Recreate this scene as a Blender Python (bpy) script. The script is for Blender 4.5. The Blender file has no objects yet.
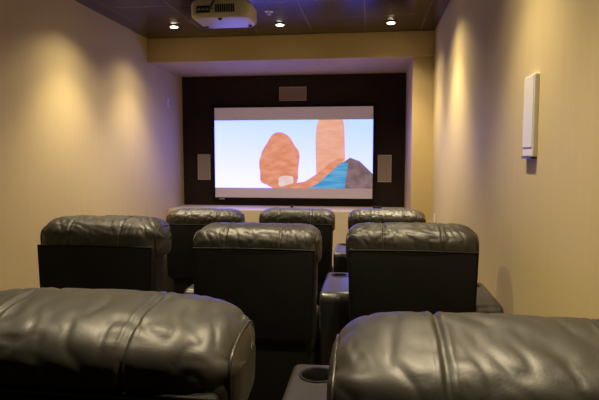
import bpy, bmesh, math, random
from mathutils import Vector, Matrix, noise

C = bpy.context.scene.collection
PI = math.pi
CAMZ = 1.57                      # eye height above the front floor
XL, XR, YB, YR = -2.64, 0.70, 7.45, -1.4
ZC = 2.96                        # ceiling
ZS, YS = 2.677, 6.26             # soffit underside and front

# ------------------------------------------------------------------ materials
def mat(name, col, rough=0.5, spec=0.5, metal=0.0):
    m = bpy.data.materials.new(name); m.use_nodes = True
    b = m.node_tree.nodes['Principled BSDF']
    b.inputs['Base Color'].default_value = (*col, 1)
    b.inputs['Roughness'].default_value = rough
    b.inputs['Specular IOR Level'].default_value = spec
    b.inputs['Metallic'].default_value = metal
    return m

def nodes(m):
    nt = m.node_tree
    return nt, nt.nodes, nt.links, nt.nodes['Principled BSDF']

def vary(m, c1, c2, scale=(1, 1, 1), nscale=5, detail=4, bump=0.0, bscale=None, dist=0.01):
    nt, N, L, b = nodes(m)
    tc = N.new('ShaderNodeTexCoord'); mp = N.new('ShaderNodeMapping')
    mp.inputs['Scale'].default_value = scale
    L.new(tc.outputs['Object'], mp.inputs['Vector'])
    nz = N.new('ShaderNodeTexNoise'); nz.inputs['Scale'].default_value = nscale
    nz.inputs['Detail'].default_value = detail
    L.new(mp.outputs['Vector'], nz.inputs['Vector'])
    cr = N.new('ShaderNodeValToRGB')
    cr.color_ramp.elements[0].position = 0.3; cr.color_ramp.elements[1].position = 0.7
    cr.color_ramp.elements[0].color = (*c1, 1); cr.color_ramp.elements[1].color = (*c2, 1)
    L.new(nz.outputs['Fac'], cr.inputs['Fac']); L.new(cr.outputs['Color'], b.inputs['Base Color'])
    if bump:
        n2 = N.new('ShaderNodeTexNoise'); n2.inputs['Scale'].default_value = bscale or nscale
        n2.inputs['Detail'].default_value = 3
        L.new(mp.outputs['Vector'], n2.inputs['Vector'])
        bp = N.new('ShaderNodeBump'); bp.inputs['Strength'].default_value = bump
        bp.inputs['Distance'].default_value = dist
        L.new(n2.outputs['Fac'], bp.inputs['Height']); L.new(bp.outputs['Normal'], b.inputs['Normal'])
    return m

def emit(name, col, strength):
    m = bpy.data.materials.new(name); m.use_nodes = True
    nt = m.node_tree; nt.nodes.clear()
    e = nt.nodes.new('ShaderNodeEmission'); o = nt.nodes.new('ShaderNodeOutputMaterial')
    e.inputs['Color'].default_value = (*col, 1); e.inputs['Strength'].default_value = strength
    nt.links.new(e.outputs[0], o.inputs[0])
    return m

M = {}
# grasscloth wallpaper: faint vertical streaks
M['wall'] = vary(mat('beige_wallcovering', (.6, .47, .3), .62, .3), (.57, .463, .24), (.592, .482, .252),
                 scale=(14, 14, .35), nscale=2, detail=4, bump=.05, bscale=8, dist=.002)
M['soffit'] = vary(mat('beige_paint', (.56, .45, .28), .6, .3), (.55, .42, .21), (.59, .45, .23), nscale=2)
M['ledge'] = vary(mat('pale_beige_paint', (.62, .52, .40), .55, .3), (.60, .50, .38), (.64, .54, .41), nscale=2)
M['dark_wall'] = vary(mat('dark_brown_fabric_wall', (.03, .02, .018), .8, .2), (.026, .017, .016), (.034, .022, .02), nscale=30, bump=.1, dist=.002)
M['carpet'] = vary(mat('dark_brown_carpet', (.04, .026, .02), .95, .1), (.03, .019, .015), (.055, .036, .028), nscale=140, bump=.5, bscale=300, dist=.004)
M['leather'] = vary(mat('black_leather', (.02, .018, .015), .47, .7), (.019, .017, .0135), (.027, .024, .019), nscale=9, bump=.18, bscale=170, dist=.0012)
M['panel'] = vary(mat('black_back_shaded', (.006, .005, .005), .6, .2), (.005, .0045, .0045), (.007, .006, .006), nscale=8, bump=.08, bscale=220, dist=.001)  # near-black colour holds the shade on the seat backs and bases
M['arm'] = vary(mat('black_console_leather', (.02, .018, .015), .33, .9), (.018, .016, .0145), (.026, .023, .020), nscale=9, bump=.08, bscale=170, dist=.001)
M['shell'] = vary(mat('black_leather_shaded', (.01, .009, .008), .5, .35), (.009, .008, .007), (.014, .012, .010), nscale=9, bump=.18, bscale=170, dist=.0012)  # same leather, darkened so the backrest sides look shaded
M['piping'] = mat('black_piping', (.03, .027, .024), .35, .5)
M['black'] = mat('black_plastic', (.012, .012, .013), .4, .5)
M['cup'] = mat('cup_holder_black', (.01, .01, .01), .25, .5)
M['frame'] = mat('matte_black_frame', (.006, .005, .006), .7, .2)
M['white'] = mat('white_plastic', (.72, .70, .66), .45, .4)
M['cream'] = vary(mat('cream_projector_plastic', (.62, .57, .45), .4, .5), (.60, .55, .43), (.64, .59, .47), nscale=3)
M['grille'] = vary(mat('grey_beige_grille', (.40, .34, .28), .7, .2), (.34, .29, .25), (.46, .39, .33), nscale=260, bump=.3, dist=.001)
M['grille2'] = vary(mat('mauve_grey_grille', (.30, .24, .21), .7, .2), (.26, .21, .185), (.34, .27, .24), nscale=260, bump=.3, dist=.001)
M['chrome'] = mat('brushed_metal', (.6, .58, .55), .3, .5, 1)
M['lens'] = mat('lens_glass', (.02, .02, .05), .05, .8)
M['fabric_screen'] = mat('screen_fabric', (.62, .54, .57), .7, .2)
M['lamp'] = emit('lamp_lens', (1, .86, .62), 14)
M['trim_ring'] = mat('dark_bronze_trim_ring', (.10, .075, .06), .4, .5)

# ceiling of 0.6 m dark tiles with slightly lighter bars between
m = mat('dark_brown_ceiling_tiles', (.05, .035, .03), .19, .5)
nt, N, L, b = nodes(m)
tc = N.new('ShaderNodeTexCoord'); sp = N.new('ShaderNodeSeparateXYZ'); L.new(tc.outputs['Object'], sp.inputs[0])
def math_node(op, a, bval):
    n = N.new('ShaderNodeMath'); n.operation = op
    if hasattr(a, 'is_linked'): L.new(a, n.inputs[0])
    else: n.inputs[0].default_value = a
    if hasattr(bval, 'is_linked'): L.new(bval, n.inputs[1])
    else: n.inputs[1].default_value = bval
    return n.outputs[0]
masks = []
for ax, off in (('X', -.66), ('Y', 5.55)):
    v = math_node('ADD', sp.outputs[ax], -off + 60.0)
    v = math_node('DIVIDE', v, .6)
    v = math_node('FRACT', v, 0)
    v = math_node('SUBTRACT', v, .5)
    v = math_node('ABSOLUTE', v, 0)
    masks.append(math_node('GREATER_THAN', v, .484))
mk = math_node('MAXIMUM', masks[0], masks[1])
nz = N.new('ShaderNodeTexNoise'); nz.inputs['Scale'].default_value = 90; L.new(tc.outputs['Object'], nz.inputs['Vector'])
cr = N.new('ShaderNodeValToRGB'); cr.color_ramp.elements[0].color = (.034, .020, .013, 1); cr.color_ramp.elements[1].color = (.050, .030, .020, 1)
L.new(nz.outputs['Fac'], cr.inputs[0])
mx = N.new('ShaderNodeMix'); mx.data_type = 'RGBA'
L.new(mk, mx.inputs['Factor']); L.new(cr.outputs[0], mx.inputs['A']); mx.inputs['B'].default_value = (.15, .11, .088, 1)
L.new(mx.outputs['Result'], b.inputs['Base Color'])
bp = N.new('ShaderNodeBump'); bp.inputs['Strength'].default_value = .25; bp.inputs['Distance'].default_value = .004
L.new(mk, bp.inputs['Height']); L.new(bp.outputs['Normal'], b.inputs['Normal'])
M['ceiling'] = m

# ------------------------------------------------------------------ helpers
def obj(name, bm, m, parent=None, smooth=False, loc=(0, 0, 0)):
    me = bpy.data.meshes.new(name); bm.normal_update(); bm.to_mesh(me); bm.free()
    for mm in (m if isinstance(m, (list, tuple)) else [m]): me.materials.append(mm)
    if smooth:
        for p in me.polygons: p.use_smooth = True
    o = bpy.data.objects.new(name, me); C.objects.link(o); o.location = loc
    if parent: o.parent = parent
    return o

def thing(name, label, cat, loc=(0, 0, 0), rotz=0, group=None):
    o = bpy.data.objects.new(name, None); C.objects.link(o); o.empty_display_size = .1
    o.location = loc; o.rotation_euler = (0, 0, rotz)
    o['label'] = label; o['category'] = cat
    if group: o['group'] = group
    return o

def tag(o, label, cat, group=None):
    o['label'] = label; o['category'] = cat
    if group: o['group'] = group
    return o

def struct(name, bm, m, smooth=False):
    o = obj(name, bm, m, None, smooth); o['kind'] = 'structure'; return o

def box(bm, x0, x1, y0, y1, z0, z1, r=0, seg=4):
    t = bmesh.new()
    bmesh.ops.create_cube(t, size=1)
    for v in t.verts:
        v.co = Vector(((x0 + x1) / 2 + v.co.x * (x1 - x0), (y0 + y1) / 2 + v.co.y * (y1 - y0), (z0 + z1) / 2 + v.co.z * (z1 - z0)))
    if r: bmesh.ops.bevel(t, geom=list(t.edges), offset=r, segments=seg, profile=.5, affect='EDGES')
    merge(bm, t); return bm

def merge(bm, t):
    me = bpy.data.meshes.new('tmp'); t.to_mesh(me); t.free(); bm.from_mesh(me); bpy.data.meshes.remove(me)

def lathe(bm, prof, cx=0, cy=0, cz=0, n=32, axis='Z'):
    rings = []
    for r, h in prof:
        ring = []
        for k in range(n):
            a = 2 * PI * k / n
            p = (r * math.cos(a), r * math.sin(a), h)
            if axis == 'Y': p = (p[0], p[2], p[1])
            ring.append(bm.verts.new((cx + p[0], cy + p[1], cz + p[2])))
        rings.append(ring)
    for a, b in zip(rings, rings[1:]):
        for k in range(n):
            bm.faces.new((a[k], a[(k + 1) % n], b[(k + 1) % n], b[k]))
    bm.faces.new(rings[0]); bm.faces.new(rings[-1])
    bmesh.ops.recalc_face_normals(bm, faces=bm.faces)
    return bm

def tube(bm, pts, r, n=8):
    pts = [Vector(p) for p in pts]; rings = []
    for i, p in enumerate(pts):
        d = (pts[min(i + 1, len(pts) - 1)] - pts[max(i - 1, 0)]).normalized()
        u = d.orthogonal().normalized() if i == 0 else (u - d * u.dot(d)).normalized()
        w = d.cross(u)
        rings.append([bm.verts.new(p + (u * math.cos(2 * PI * k / n) + w * math.sin(2 * PI * k / n)) * r) for k in range(n)])
    for a, b in zip(rings, rings[1:]):
        for k in range(n): bm.faces.new((a[k], a[(k + 1) % n], b[(k + 1) % n], b[k]))
    bm.faces.new(rings[0]); bm.faces.new(rings[-1])
    bmesh.ops.recalc_face_normals(bm, faces=bm.faces)
    return bm

B = bmesh.new
# ------------------------------------------------------------------ setting
T = .1
struct('floor', box(B(), XL - T, XR + T, YR - T, YB + T, -T, 0), M['carpet'])
struct('platform', box(B(), XL, XR, YR, 3.85, 0, .12, .012, 2), M['carpet'])
struct('platform_step', box(B(), XL, XR, YR, 1.95, .12, .21, .012, 2), M['carpet'])
struct('ceiling', box(B(), XL - T, XR + T, YR - T, YB + T, ZC, ZC + T), M['ceiling'])
struct('wall_left', box(B(), XL - T, XL, YR, YB, -T, ZC), M['wall'])
struct('wall_right', box(B(), XR, XR + T, YR, YB, -T, ZC), M['wall'])
struct('wall_back', box(B(), XL - T, XR + T, YB, YB + T, -T, ZC), M['dark_wall'])
struct('wall_rear', box(B(), XL - T, XR + T, YR - T, YR, -T, ZC), M['dark_wall'])
struct('soffit', box(B(), XL, XR, YS, YB, ZS, ZC, .006, 2), M['soffit'])
struct('pillar', box(B(), .47, XR, 6.30, YB, 0, ZS), M['soffit'])
struct('stage_ledge', box(B(), XL, .47, 6.80, YB, 0, .875, .008, 2), M['ledge'])
struct('baseboard_left', box(B(), XL, XL + .015, 3.85, 6.80, 0, .1, .004, 2), M['ledge'])
struct('baseboard_right', box(B(), XR - .015, XR, 3.85, 6.30, 0, .1, .004, 2), M['ledge'])

# ------------------------------------------------------------------ projection screen
YF = YB - .045
scr = thing('projection_screen', 'wide wall-mounted projection screen with black frame, showing a bright pale blue picture', 'screen', (-1.063, YB, CAMZ + .043))
SX, SZ = 1.10, .625            # half size of the fabric
f_ = B()
for x0, x1, z0, z1 in ((-SX - .035, -SX, -SZ - .035, SZ + .035), (SX, SX + .035, -SZ - .035, SZ + .035),
                       (-SX, SX, -SZ - .035, -SZ), (-SX, SX, SZ, SZ + .035)):
    box(f_, x0, x1, -.06, -.001, z0, z1, .004, 2)
obj('screen_frame', f_, M['frame'], scr)
bd = obj('badge', box(B(), -SX + .06, -SX + .14, -.064, -.06, -SZ - .027, -SZ - .012, .001, 1), M['grille'], scr)
m = M['fabric_screen']
fab = obj('screen_fabric', box(B(), -SX, SX, -.045, -.002, -SZ, SZ), m, scr)
nt, N, L, b = nodes(m)
b.inputs['Emission Color'].default_value = (.62, .45, .50, 1); b.inputs['Emission Strength'].default_value = .11  # weak pinkish glow stands in for projector spill and room light on the fabric

# the picture: flat image seen on the fabric, a plain landscape
PZ0, PZ1 = -.487, .450
SKY = .66
def picture_sky():
    m = bpy.data.materials.new('picture_sky'); m.use_nodes = True
    nt = m.node_tree; nt.nodes.clear(); N = nt.nodes; L = nt.links
    tc = N.new('ShaderNodeTexCoord'); sp = N.new('ShaderNodeSeparateXYZ'); L.new(tc.outputs['Object'], sp.inputs[0])
    mr = N.new('ShaderNodeMapRange'); mr.inputs['From Min'].default_value = PZ0; mr.inputs['From Max'].default_value = PZ1
    mx = N.new('ShaderNodeMath'); mx.operation = 'MULTIPLY_ADD'; mx.inputs[1].default_value = .11
    L.new(sp.outputs['X'], mx.inputs[0]); L.new(sp.outputs['Z'], mx.inputs[2]); L.new(mx.outputs[0], mr.inputs['Value'])
    cr = N.new('ShaderNodeValToRGB'); cr.color_ramp.elements[0].color = (.92, .90, 5.6, 1)
    cr.color_ramp.elements[1].color = (.55, .71, 6.0, 1); L.new(mr.outputs[0], cr.inputs[0])
    e = N.new('ShaderNodeEmission'); e.inputs['Strength'].default_value = SKY
    L.new(cr.outputs[0], e.inputs['Color'])
    o = N.new('ShaderNodeOutputMaterial'); L.new(e.outputs[0], o.inputs[0])
    return m
def picture_col(name, c1, c2, scale):
    m = emit(name, c1, .55); nt = m.node_tree; N = nt.nodes; L = nt.links
    tc = N.new('ShaderNodeTexCoord'); nz = N.new('ShaderNodeTexNoise'); mp = N.new('ShaderNodeMapping')
    mp.inputs['Scale'].default_value = scale; mp.inputs['Rotation'].default_value = (0, .5, 0)
    L.new(tc.outputs['Object'], mp.inputs[0]); L.new(mp.outputs[0], nz.inputs['Vector']); nz.inputs['Scale'].default_value = 3
    cr = N.new('ShaderNodeValToRGB'); cr.color_ramp.elements[0].color = (*c1, 1); cr.color_ramp.elements[1].color = (*c2, 1)
    cr.color_ramp.elements[0].position = .35; cr.color_ramp.elements[1].position = .65
    L.new(nz.outputs['Fac'], cr.inputs[0]); L.new(cr.outputs[0], [n for n in N if n.type == 'EMISSION'][0].inputs['Color'])
    return m
pm = [picture_sky(), picture_col('picture_orange_rock', (.78, .27, .15), (.90, .38, .25), (2, 1, 5)),
      picture_col('picture_peach_rock', (.90, .42, .28), (.95, .50, .36), (2, 1, 6)),
      picture_col('picture_blue_water', (.06, .32, .62), (.16, .46, .74), (1, 1, 8)),
      picture_col('picture_mauve_hill', (.20, .12, .13), (.30, .19, .19), (3, 1, 3)),
      picture_col('picture_sand', (.88, .62, .58), (.92, .74, .74), (3, 1, 3))]
pb = B()
def poly(pts, mi, lift):
    vs = [pb.verts.new((x, -.0455 - lift * .0006, min(max(z, PZ0), PZ1))) for x, z in pts]
    f = pb.faces.new(vs); f.material_index = mi
    if f.calc_area() > 0:
        f.normal_update()
        if f.normal.y > 0: f.normal_flip()
def px(x, y):                                   # picture coordinates: 0..1 across, 0..1 down
    return (-SX + 2 * SX * x, PZ1 - (PZ1 - PZ0) * y)
def blob(cx, cy, rx, ry, wob, seed, n=60, e=2.3):
    out = []
    for k in range(n):
        a = 2 * PI * k / n; c, s = math.cos(a), math.sin(a)
        w = 1 + wob * noise.noise(Vector((c * 1.6 + seed, s * 1.6, seed)))
        x = cx + rx * w * math.copysign(abs(c) ** (2 / e), c); y = cy - ry * w * math.copysign(abs(s) ** (2 / e), s)
        out.append(px(x, min(max(y, 0), 1)))
    return out
poly([px(0, 1), px(1, 1), px(1, 0), px(0, 0)], 0, 0)
poly(blob(.74, .52, .095, .64, .10, 4.1, e=3.2), 2, 1)                                   # tall pale rock stack
poly([px(.80, 1), px(.82, .62), px(.86, .55), px(.92, .60), px(1, .78), px(1, 1)], 4, 2)  # hill on the right
poly([px(.56, 1), px(.66, .82), px(.74, .68), px(.80, .62), px(.85, .62), px(.84, .80), px(.83, 1)], 3, 3)  # water
poly(blob(.425, .62, .125, .42, .16, 2.3, e=2.2), 1, 4)                                   # round orange boulder
poly(blob(.355, .70, .07, .28, .16, 7.7, e=2.2), 1, 5)
poly(blob(.46, .90, .05, .09, .2, 3.3), 5, 6)
poly([px(.40, 1), px(.50, .93), px(.58, .90), px(.66, .78), px(.74, .62), px(.80, .55), px(.83, .57), px(.76, .72), px(.66, .93), px(.60, 1)], 1, 7)  # sandy ridge
pic = obj('picture', pb, pm, fab)
pic['label'] = 'bright picture of orange rocks under a pale blue sky'

# ------------------------------------------------------------------ in-wall speakers
def speaker(label, cx, cz, w, h, gm, fm):
    t = thing('wall_speaker', label, 'speaker', (cx, YB, cz), 0, 'speakers around the screen')
    fr = B(); e = .012
    for x0, x1, z0, z1 in ((-w / 2, -w / 2 + e, -h / 2, h / 2), (w / 2 - e, w / 2, -h / 2, h / 2),
                           (-w / 2 + e, w / 2 - e, -h / 2, -h / 2 + e), (-w / 2 + e, w / 2 - e, h / 2 - e, h / 2)):
        box(fr, x0, x1, -.02, 0, z0, z1, .002, 1)
    obj('frame', fr, fm, t)
    obj('grille', box(B(), -w / 2 + e, w / 2 - e, -.016, 0, -h / 2 + e, h / 2 - e), gm, t)
    return t
M['spk'] = mat('pale_beige_speaker_frame', (.55, .48, .40), .5, .3)
M['spk2'] = mat('mauve_grey_speaker_frame', (.42, .35, .31), .5, .3)
speaker('narrow upright beige speaker on the dark wall left of the screen', -2.331, CAMZ - .156, .185, .36, M['grille'], M['spk'])
speaker('narrow upright beige speaker on the dark wall right of the screen', .198, CAMZ - .170, .185, .37, M['grille'], M['spk'])
speaker('wide flat mauve-grey speaker centred on the dark wall above the screen', -1.06, CAMZ + .852, .38, .19, M['grille2'], M['spk2'])

t = thing('side_speaker', 'tall slim white speaker box mounted on the right beige wall', 'speaker', (XR + .002, 2.475, CAMZ + .172))
obj('cabinet', box(B(), -.022, 0, -.075, .075, -.175, .175, .004, 2), M['white'], t)
obj('grille', box(B(), -.025, -.021, -.069, .069, -.135, .168, .001, 2), M['white'], t)
obj('bottom_strip', box(B(), -.026, 0, -.072, .072, -.183, -.175), M['black'], t)  # thin black strip along the cabinet's bottom edge

# ------------------------------------------------------------------ small wall plates
t = thing('switch_plate', 'small white wall plate high on the left wall near the dark screen wall', 'switch', (XL, 6.89, CAMZ + .69))
obj('plate', box(B(), 0, .008, -.04, .04, -.06, .06, .003, 2), M['white'], t)
obj('rocker', box(B(), .008, .013, -.017, .017, -.034, .034, .002, 2), M['white'], t)
t = thing('wall_outlet', 'small white wall plate low on the right wall beside the pillar', 'outlet', (XR, 5.92, CAMZ - .68))
obj('plate', box(B(), -.008, 0, -.045, .045, -.06, .06, .003, 2), M['white'], t)
for dz in (-.025, .025):
    obj('socket', box(B(), -.012, -.008, -.017, .017, dz - .014, dz + .014, .002, 2), M['white'], t)

# ------------------------------------------------------------------ little black boxes on the ledge
t = thing('sensor', 'tiny black sensor standing on the pale ledge under the middle of the screen', 'sensor', (-1.04, 7.2, .875))
obj('body', box(B(), -.018, .018, -.02, .02, 0, .035, .004, 2), M['black'], t)
obj('eye', lathe(B(), [(.008, -.024), (.008, -.019)], 0, 0, .02, 12, 'Y'), M['lens'], t)
t = thing('media_box', 'small flat black box on the ledge below the right end of the screen', 'box', (.10, 7.2, .875))
obj('body', box(B(), -.055, .055, -.05, .05, .004, .035, .005, 2), M['black'], t)
for sx in (-1, 1):
    for sy in (-1, 1):
        obj('foot', lathe(B(), [(.007, 0), (.007, .005)], sx * .04, sy * .035, 0, 10), M['black'], t)

# ------------------------------------------------------------------ ceiling lights
def cone_light(parent, energy, angle, blend):
    l = bpy.data.lights.new('downlight_beam', 'SPOT'); l.energy = energy; l.spot_size = math.radians(angle)
    l.spot_blend = blend; l.shadow_soft_size = .035; l.color = (1, .82, .52)
    o = bpy.data.objects.new('beam', l); C.objects.link(o); o.parent = parent; o.location = (0, 0, -.035)
    return o
def downlight(label, x, y, energy, angle=128, blend=.95):
    t = thing('ceiling_downlight', label, 'ceiling light', (x, y, ZC), 0, 'recessed ceiling downlights')
    rb = B(); n = 32
    lathe(rb, [(.038, -.001), (.05, -.012), (.056, -.008), (.058, 0)], 0, 0, 0, n)
    obj('trim_ring', rb, M['trim_ring'], t, True)
    obj('lamp_lens', lathe(B(), [(.034, -.013), (.040, -.008)], 0, 0, -.004, n), M['lamp'], t, True)
    cone_light(t, energy * .72, angle, blend); cone_light(t, energy * 1.8, 88, 1.0)
    return t
E0 = 46
downlight('glowing round downlight in the ceiling near the left wall', -2.10, 5.70, E0)
downlight('glowing round downlight in the ceiling right of the projector', -.958, 5.76, E0 * .6)
downlight('glowing round downlight in the ceiling near the right wall', .202, 5.82, E0)
downlight('downlight over the front seats near the left wall', -2.10, 4.45, E0 * 1.2)
downlight('downlight over the front seats near the right wall', .23, 4.60, E0 * 1.5)
downlight('downlight over the middle seats near the left wall', -2.10, 3.0, E0 * .3)
downlight('downlight over the middle of the middle seats', -.958, 2.9, E0 * .9)
downlight('downlight over the middle seats near the right wall', .202, 2.45, E0 * .85)
downlight('downlight over the rear seats near the left wall', -2.10, 1.3, E0 * .1)
downlight('downlight over the rear seats at centre', -.958, 1.3, E0 * .7)
downlight('downlight over the rear seats near the right wall', .202, 1.3, E0 * .8)

t = thing('sprinkler_cap', 'tiny pale sprinkler cap on the ceiling behind the projector', 'sprinkler', (-.981, 5.26, ZC))
obj('cover_plate', lathe(B(), [(.045, 0), (.045, -.004), (.03, -.01)], n=24), M['white'], t)
obj('deflector', lathe(B(), [(.012, -.01), (.012, -.025), (.02, -.028), (.02, -.031)], n=16), M['chrome'], t)

# ------------------------------------------------------------------ projector
pr = thing('projector', 'cream projector hanging from the ceiling at the top of the room', 'projector', (-1.085, 4.02, 2.562))
def rounded_slab(w, d, h, r, bev):
    bm = B(); pts = []
    for cx, cy, a0 in ((w / 2 - r, d / 2 - r, 0), (-w / 2 + r, d / 2 - r, 90), (-w / 2 + r, -d / 2 + r, 180), (w / 2 - r, -d / 2 + r, 270)):
        for k in range(9):
            a = math.radians(a0 + 90 * k / 8); pts.append((cx + r * math.cos(a), cy + r * math.sin(a)))
    vs = [bm.verts.new((x, y + .03 * math.cos(x / w * PI) * (1 if y > 0 else 0), 0)) for x, y in pts]
    f = bm.faces.new(vs)
    ext = bmesh.ops.extrude_face_region(bm, geom=[f])
    for v in ext['geom']:
        if isinstance(v, bmesh.types.BMVert): v.co.z += h
    bmesh.ops.recalc_face_normals(bm, faces=bm.faces)
    ed = [e for e in bm.edges if abs(e.verts[0].co.z - e.verts[1].co.z) < 1e-6]
    bmesh.ops.bevel(bm, geom=ed, offset=bev, segments=4, profile=.5, affect='EDGES')
    return bm
bo = obj('body', rounded_slab(.44, .36, .13, .08, .032), M['cream'], pr, True)
ln = obj('lens', lathe(B(), [(.05, .19), (.05, .225), (.042, .232)], -.02, 0, .07, 28, 'Y'), M['black'], pr, True)
obj('lens_glass', lathe(B(), [(.038, .228), (.03, .236), (.012, .240)], -.02, 0, .07, 28, 'Y'), M['lens'], ln, True)
vb = B()
for k in range(9): box(vb, -.02 + k * .016, -.01 + k * .016, -.186, -.17, .03, .085)
obj('vent', vb, M['black'], pr)
cp = obj('connector_panel', box(B(), -.16, -.06, -.184, -.17, .03, .08, .004, 2), M['black'], pr)
for k in range(3): obj('socket', box(B(), -.15 + k * .03, -.13 + k * .03, -.187, -.18, .045, .06), M['chrome'], cp)
for sx, sy in ((-.17, .11), (.17, .11), (0, -.13)):
    obj('foot', lathe(B(), [(.014, .001), (.014, -.01), (.010, -.013)], sx, sy, 0, 16), M['black'], pr)
mt = B()
box(mt, -.09, .09, -.08, .08, .13, .142, .003, 1)
lathe(mt, [(.022, .14), (.022, .37)], 0, 0, 0, 20)
lathe(mt, [(.06, .365), (.06, .383)], 0, 0, 0, 24)
obj('ceiling_mount', mt, M['black'], pr, False)
cb = B(); tube(cb, [(-.05, -.185, .06), (-.04, -.24, .055), (0, -.26, .10), (.03, -.2, .2), (.03, -.06, .3), (.02, -.03, .37)], .009)
obj('cable', cb, M['black'], pr, True)

# ------------------------------------------------------------------ theatre recliners
PITCH, AW = .78, .18
def head_cushion(seed, W=.68, a=.155, bz=.103, NU=150, NV=84, wr=1.0, pe=7):
    bm = B(); rnd = random.Random(seed); so = rnd.uniform(0, 50)
    rows = []
    for i in range(1, NU):
        t = -1 + 2 * i / NU; u = math.copysign(1 - (1 - abs(t)) ** 1.5, t)
        au = abs(u)
        s = (1 - au ** pe) ** (1 / 2.3); sy = s ** .6
        x = W / 2 * u
        ring = []
        for j in range(NV):
            th = 2 * PI * j / NV; c, sn = math.cos(th), math.sin(th)
            y = a * math.copysign(abs(c) ** (2 / (2.7 if sn > 0 else 3.6)), c) * sy
            z = bz * math.copysign(abs(sn) ** (2 / (2.7 if sn > 0 else 3.6)), sn) * (s if sn > 0 else s ** .15)
            nx = Vector((0.35 * math.copysign(au ** 8, u), c / a, sn / bz)).normalized()
            d = 0
            for xs in (-.143, .143):                       # stitched seams between three pads
                q = x - xs
                d -= .0055 * math.exp(-(q / .0045) ** 2)
                d += .0022 * math.exp(-((abs(q) - .011) / .005) ** 2)
                d += .0022 * wr * math.exp(-(q / .06) ** 2) * noise.noise(Vector((q * 5, th * 5.5, so + xs * 9)))
            pad = (x + .143) if x < -.143 else (x if x < .143 else x - .143)
            # puffiness of each pad
            if abs(x) < .143: d += .003 * (1 - (x / .143) ** 2)
            else: d += .003 * math.sin(PI * min(1, (abs(x) - .143) / .197))
            # gathers at the ends
            g = math.exp(-((1 - au) / .17) ** 2)
            d += wr * .006 * g * math.sin(th * 7 + 5 * noise.noise(Vector((x * 5, th * .8, so))) + so)
            # long soft creases
            p = Vector((x * 5 + so, y * 6 + x * 6, z * 8 - x * 3))
            n1 = noise.noise(p); n2 = noise.noise(p * 2.1 + Vector((7, 3, n1 * 1.5)))
            d += wr * (.0034 * n1 - .0045 * (1 - abs(n2)) ** 7)
            pf = Vector((x * 11 + z * 16 + so, y * 22, z * 22))
            d -= wr * .0026 * (1 - abs(noise.noise(pf))) ** 5
            d *= 1 - .88 * min(1, max(0, (-sn - .05) / .35))      # pulled tight where it tucks into the back
            ring.append(bm.verts.new((x + nx.x * d, y + nx.y * d, z + nx.z * d)))
        rows.append(ring)
    for r0, r1 in zip(rows, rows[1:]):
        for j in range(NV): bm.faces.new((r0[j], r1[j], r1[(j + 1) % NV], r0[(j + 1) % NV]))
    for ring, sg in ((rows[0], -1), (rows[-1], 1)):
        v = bm.verts.new((sg * W / 2, 0, 0))
        for j in range(NV): bm.faces.new((ring[j], ring[(j + 1) % NV], v))
    bmesh.ops.recalc_face_normals(bm, faces=bm.faces)
    return bm

def soft_block(x0, x1, y0, y1, z0, z1, r, seed, amp=.006):
    bm = B(); box(bm, x0, x1, y0, y1, z0, z1, r, 5)
    bmesh.ops.subdivide_edges(bm, edges=[e for e in bm.edges if e.calc_length() > .06], cuts=5, use_grid_fill=True)
    bm.normal_update()
    for v in bm.verts:
        p = v.co * 8 + Vector((seed * 3.1, 0, 0))
        v.co += v.normal * amp * (noise.noise(p) - (1 - abs(noise.noise(p * 1.7))) ** 5)
    return bm

# armrest with a real hole for the cup holder (cut once, mesh shared by all)
def make_arm_mesh():
    bm = B()
    # outline seen from the side, rounded at the back and front top
    prof = []
    def arc(cy, cz, r, a0, a1, n=7):
        for k in range(n + 1):
            a = math.radians(a0 + (a1 - a0) * k / n); prof.append((cy + r * math.cos(a), cz + r * math.sin(a)))
    prof.append((.30, .06))
    arc(.34, .62, .055, 180, 90)
    arc(.83, .625, .05, 90, 0)
    prof.append((.86, .06))
    vs = [bm.verts.new((-AW / 2, y, z)) for y, z in prof]
    f = bm.faces.new(vs)
    ext = bmesh.ops.extrude_face_region(bm, geom=[f])
    for v in ext['geom']:
        if isinstance(v, bmesh.types.BMVert): v.co.x += AW
    bmesh.ops.recalc_face_normals(bm, faces=bm.faces)
    ed = [e for e in bm.edges if abs(e.verts[0].co.x - e.verts[1].co.x) < 1e-6]
    bmesh.ops.bevel(bm, geom=ed, offset=.022, segments=4, profile=.5, affect='EDGES', clamp_overlap=True)
    o = obj('arm_tmp', bm, M['arm'], None, True)
    c = obj('cut_tmp', lathe(B(), [(.051, .60), (.051, .75)], 0, .755, 0, 40), M['arm'])
    md = o.modifiers.new('b', 'BOOLEAN'); md.operation = 'DIFFERENCE'; md.object = c; md.solver = 'EXACT'
    bpy.context.view_layer.update()
    me = bpy.data.meshes.new_from_object(o.evaluated_get(bpy.context.evaluated_depsgraph_get()))
    me.name = 'armrest'
    bpy.data.objects.remove(o); bpy.data.objects.remove(c)
    for p in me.polygons: p.use_smooth = True
    me.set_sharp_from_angle(angle=math.radians(40))
    return me
ARM = make_arm_mesh()
cbm = B()
lathe(cbm, [(.001, .607), (.0490, .607), (.0490, .676), (.051, .679), (.058, .679), (.060, .676), (.060, .674), (.0503, .674), (.0503, .603), (.001, .603)], 0, .755, 0, 40)
CUP = bpy.data.meshes.new('cup_holder'); cbm.to_mesh(CUP); cbm.free(); CUP.materials.append(M['cup'])
for p in CUP.polygons: p.use_smooth = True
CUP.set_sharp_from_angle(angle=math.radians(35))

def link(name, me, parent, loc=(0, 0, 0)):
    o = bpy.data.objects.new(name, me); C.objects.link(o); o.parent = parent; o.location = loc; return o

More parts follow.
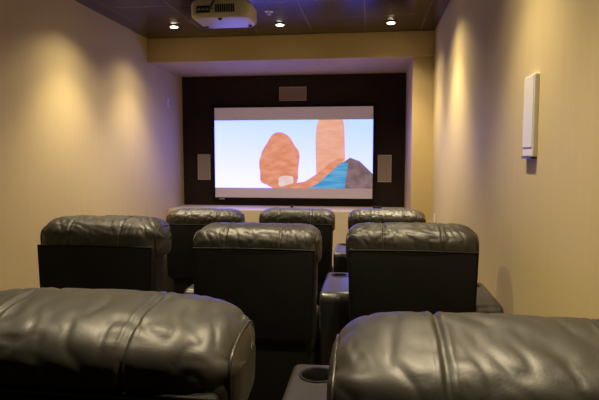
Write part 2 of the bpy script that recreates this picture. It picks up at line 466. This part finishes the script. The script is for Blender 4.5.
SHARED = {}
def shared(key, fn, m, smooth=True):
    if key not in SHARED:
        bm = fn(); me = bpy.data.meshes.new(key); bm.normal_update(); bm.to_mesh(me); bm.free()
        me.materials.append(m)
        if smooth:
            for p in me.polygons: p.use_smooth = True
            me.set_sharp_from_angle(angle=math.radians(50))
        SHARED[key] = me
    return SHARED[key]

HZ, HY = .50, .20                      # hinge of the backrest
def back_shell():
    bm = soft_block(-.330, .330, .012, .20, .47, 1.0, .05, 5, .004)
    for v in bm.verts:
        k = (v.co.z - .47) / .53
        v.co.x *= .955 + .045 * k
        v.co -= Vector((0, HY, HZ))
    return bm
def back_panel():
    bm = B()
    box(bm, -.318, .318, .000, .03, .50, .975, .012, 3)
    tube(bm, [(-.318, .004, .972), (-.15, .002, .975), (0, .001, .976), (.15, .002, .975), (.318, .004, .972)], .005)
    tube(bm, [(-.318, .004, .51), (-.318, .004, .972)], .004); tube(bm, [(.318, .004, .51), (.318, .004, .972)], .004)
    for v in bm.verts:
        k = (v.co.z - .47) / .53
        v.co.x *= .955 + .045 * k
        v.co -= Vector((0, HY, HZ))
    return bm
def lumbar():
    bm = soft_block(-.275, .275, .14, .33, .44, .93, .07, 2, .008)
    for v in bm.verts: v.co -= Vector((0, HY, HZ))
    return bm
def base_mesh():
    bm = B(); box(bm, -.285, .285, .05, .82, .03, .32, .02, 3); box(bm, -.285, .285, .05, .20, .06, .49, .02, 3)
    for sx in (-.24, .24):
        for y in (.12, .76): lathe(bm, [(.02, 0), (.02, .04)], sx, y, 0, 12)
    return bm

GROUP = 'black leather theatre recliners in three rows'
def recliner(label, x, y, z, rot=0, recline=0, seed=1, right_arm=False, wr=1.0, W=.68, lower=0, bz=.103, pe=7, adx=0, ady=0):
    t = thing('theatre_recliner', label, 'armchair', (x, y, z), rot, GROUP)
    link('base', shared('base', base_mesh, M['panel']), t)
    link('seat_cushion', shared('seat_cushion', lambda: soft_block(-.285, .285, .20, .85, .30, .48, .06, 3, .006), M['leather']), t)
    link('footrest', shared('footrest', lambda: soft_block(-.28, .28, .83, .92, .10, .44, .04, 4, .005), M['leather']), t)
    bk = link('backrest', shared('backrest', back_shell, M['shell']), t, (0, HY, HZ))
    bk.rotation_euler = (math.radians(recline), 0, 0)
    pn = link('back_panel', shared('back_panel', back_panel, M['panel']), bk); pn['label'] = 'flat matt black rear panel'
    link('lumbar_cushion', shared('lumbar_cushion', lumbar, M['leather']), bk)
    obj('head_cushion', head_cushion(seed, W=W, wr=wr, bz=bz, pe=pe), M['leather'], bk, True, (0, .158 - HY, .997 - lower - HZ))
    for sg in (-1, 1):
        u = .955; sc_ = (1 - u ** pe) ** (1 / 2.3); pts = []; pb_ = B()
        for k in range(41):
            th = -.35 * PI + 1.7 * PI * k / 40; c, sn = math.cos(th), math.sin(th); e_ = 2.7 if sn > 0 else 3.6
            pts.append((sg * W / 2 * u + sg * .001, .156 * math.copysign(abs(c) ** (2 / e_), c) * sc_ ** .6,
                        (bz + .001) * math.copysign(abs(sn) ** (2 / e_), sn) * (sc_ if sn > 0 else sc_ ** .15)))
        tube(pb_, pts, .0036, 6)
        obj('piping', pb_, M['piping'], bk, True, (0, .158 - HY, .997 - lower - HZ))
    for sx in ((-1, 1) if right_arm else (-1,)):
        ar = link('armrest', ARM, t, (sx * PITCH / 2 + adx, ady, 0) if sx < 0 else (PITCH / 2, ady - .17, 0))
        link('cup_holder', CUP, ar)
    return t

# front row
recliner('leftmost recliner of the front row, below the left end of the screen', -1.45, 4.50, 0, 0, 0, 11)
recliner('middle recliner of the front row, below the screen centre', -.645, 4.65, 0, 0, 0, 12)
recliner('rightmost recliner of the front row, in front of the pillar', 0.15, 4.68, 0, 0, 0, 13, True)
# middle row
recliner('leftmost recliner of the middle row, nearest the left wall', -1.445, 2.66, .12, 0, 0, 21, wr=1.15, lower=-.008, bz=.112)
recliner('middle recliner of the middle row, in the centre of the room', -.592, 2.68, .12, 0, 0, 22, lower=.012)
recliner('rightmost recliner of the middle row, close to the right wall', .217, 2.72, .12, 0, 0, 23, True, lower=.004, adx=-.015)
# back row, nearest the camera
recliner('large left recliner of the nearest row, only its wrinkled top showing', -.572, .915, .21, 0, 7, 31, wr=.75, lower=.023, pe=4.5)
recliner('large right recliner of the nearest row, beside an armrest with a cup holder', .268, .91, .21, 0, 13, 32, wr=.75, lower=.025, pe=5.5, adx=-.033, ady=-.03)

# ------------------------------------------------------------------ world, camera, view
w = bpy.data.worlds.new('world'); bpy.context.scene.world = w; w.use_nodes = True
w.node_tree.nodes['Background'].inputs[0].default_value = (.9, .75, .55, 1)
w.node_tree.nodes['Background'].inputs[1].default_value = .02

f = 540.0
d = Vector((370 - 299.5, 200 - 156, -f)).normalized()
zr = Vector((0, -d.z, d.y)).normalized()
xr = d.cross(zr)
Rm = Matrix((xr, d, zr))
cd = bpy.data.cameras.new('camera'); cam = bpy.data.objects.new('camera', cd); C.objects.link(cam)
cd.sensor_width = 36; cd.lens = 36 * f / 599; cd.clip_start = .02
cam.matrix_world = Matrix.Translation((0, 0, CAMZ)) @ Rm.to_4x4()
sc = bpy.context.scene; sc.camera = cam
vs = sc.view_settings; vs.view_transform = 'Standard'; vs.look = 'None'; vs.gamma = 1; vs.exposure = 0.7
vs.use_curve_mapping = False
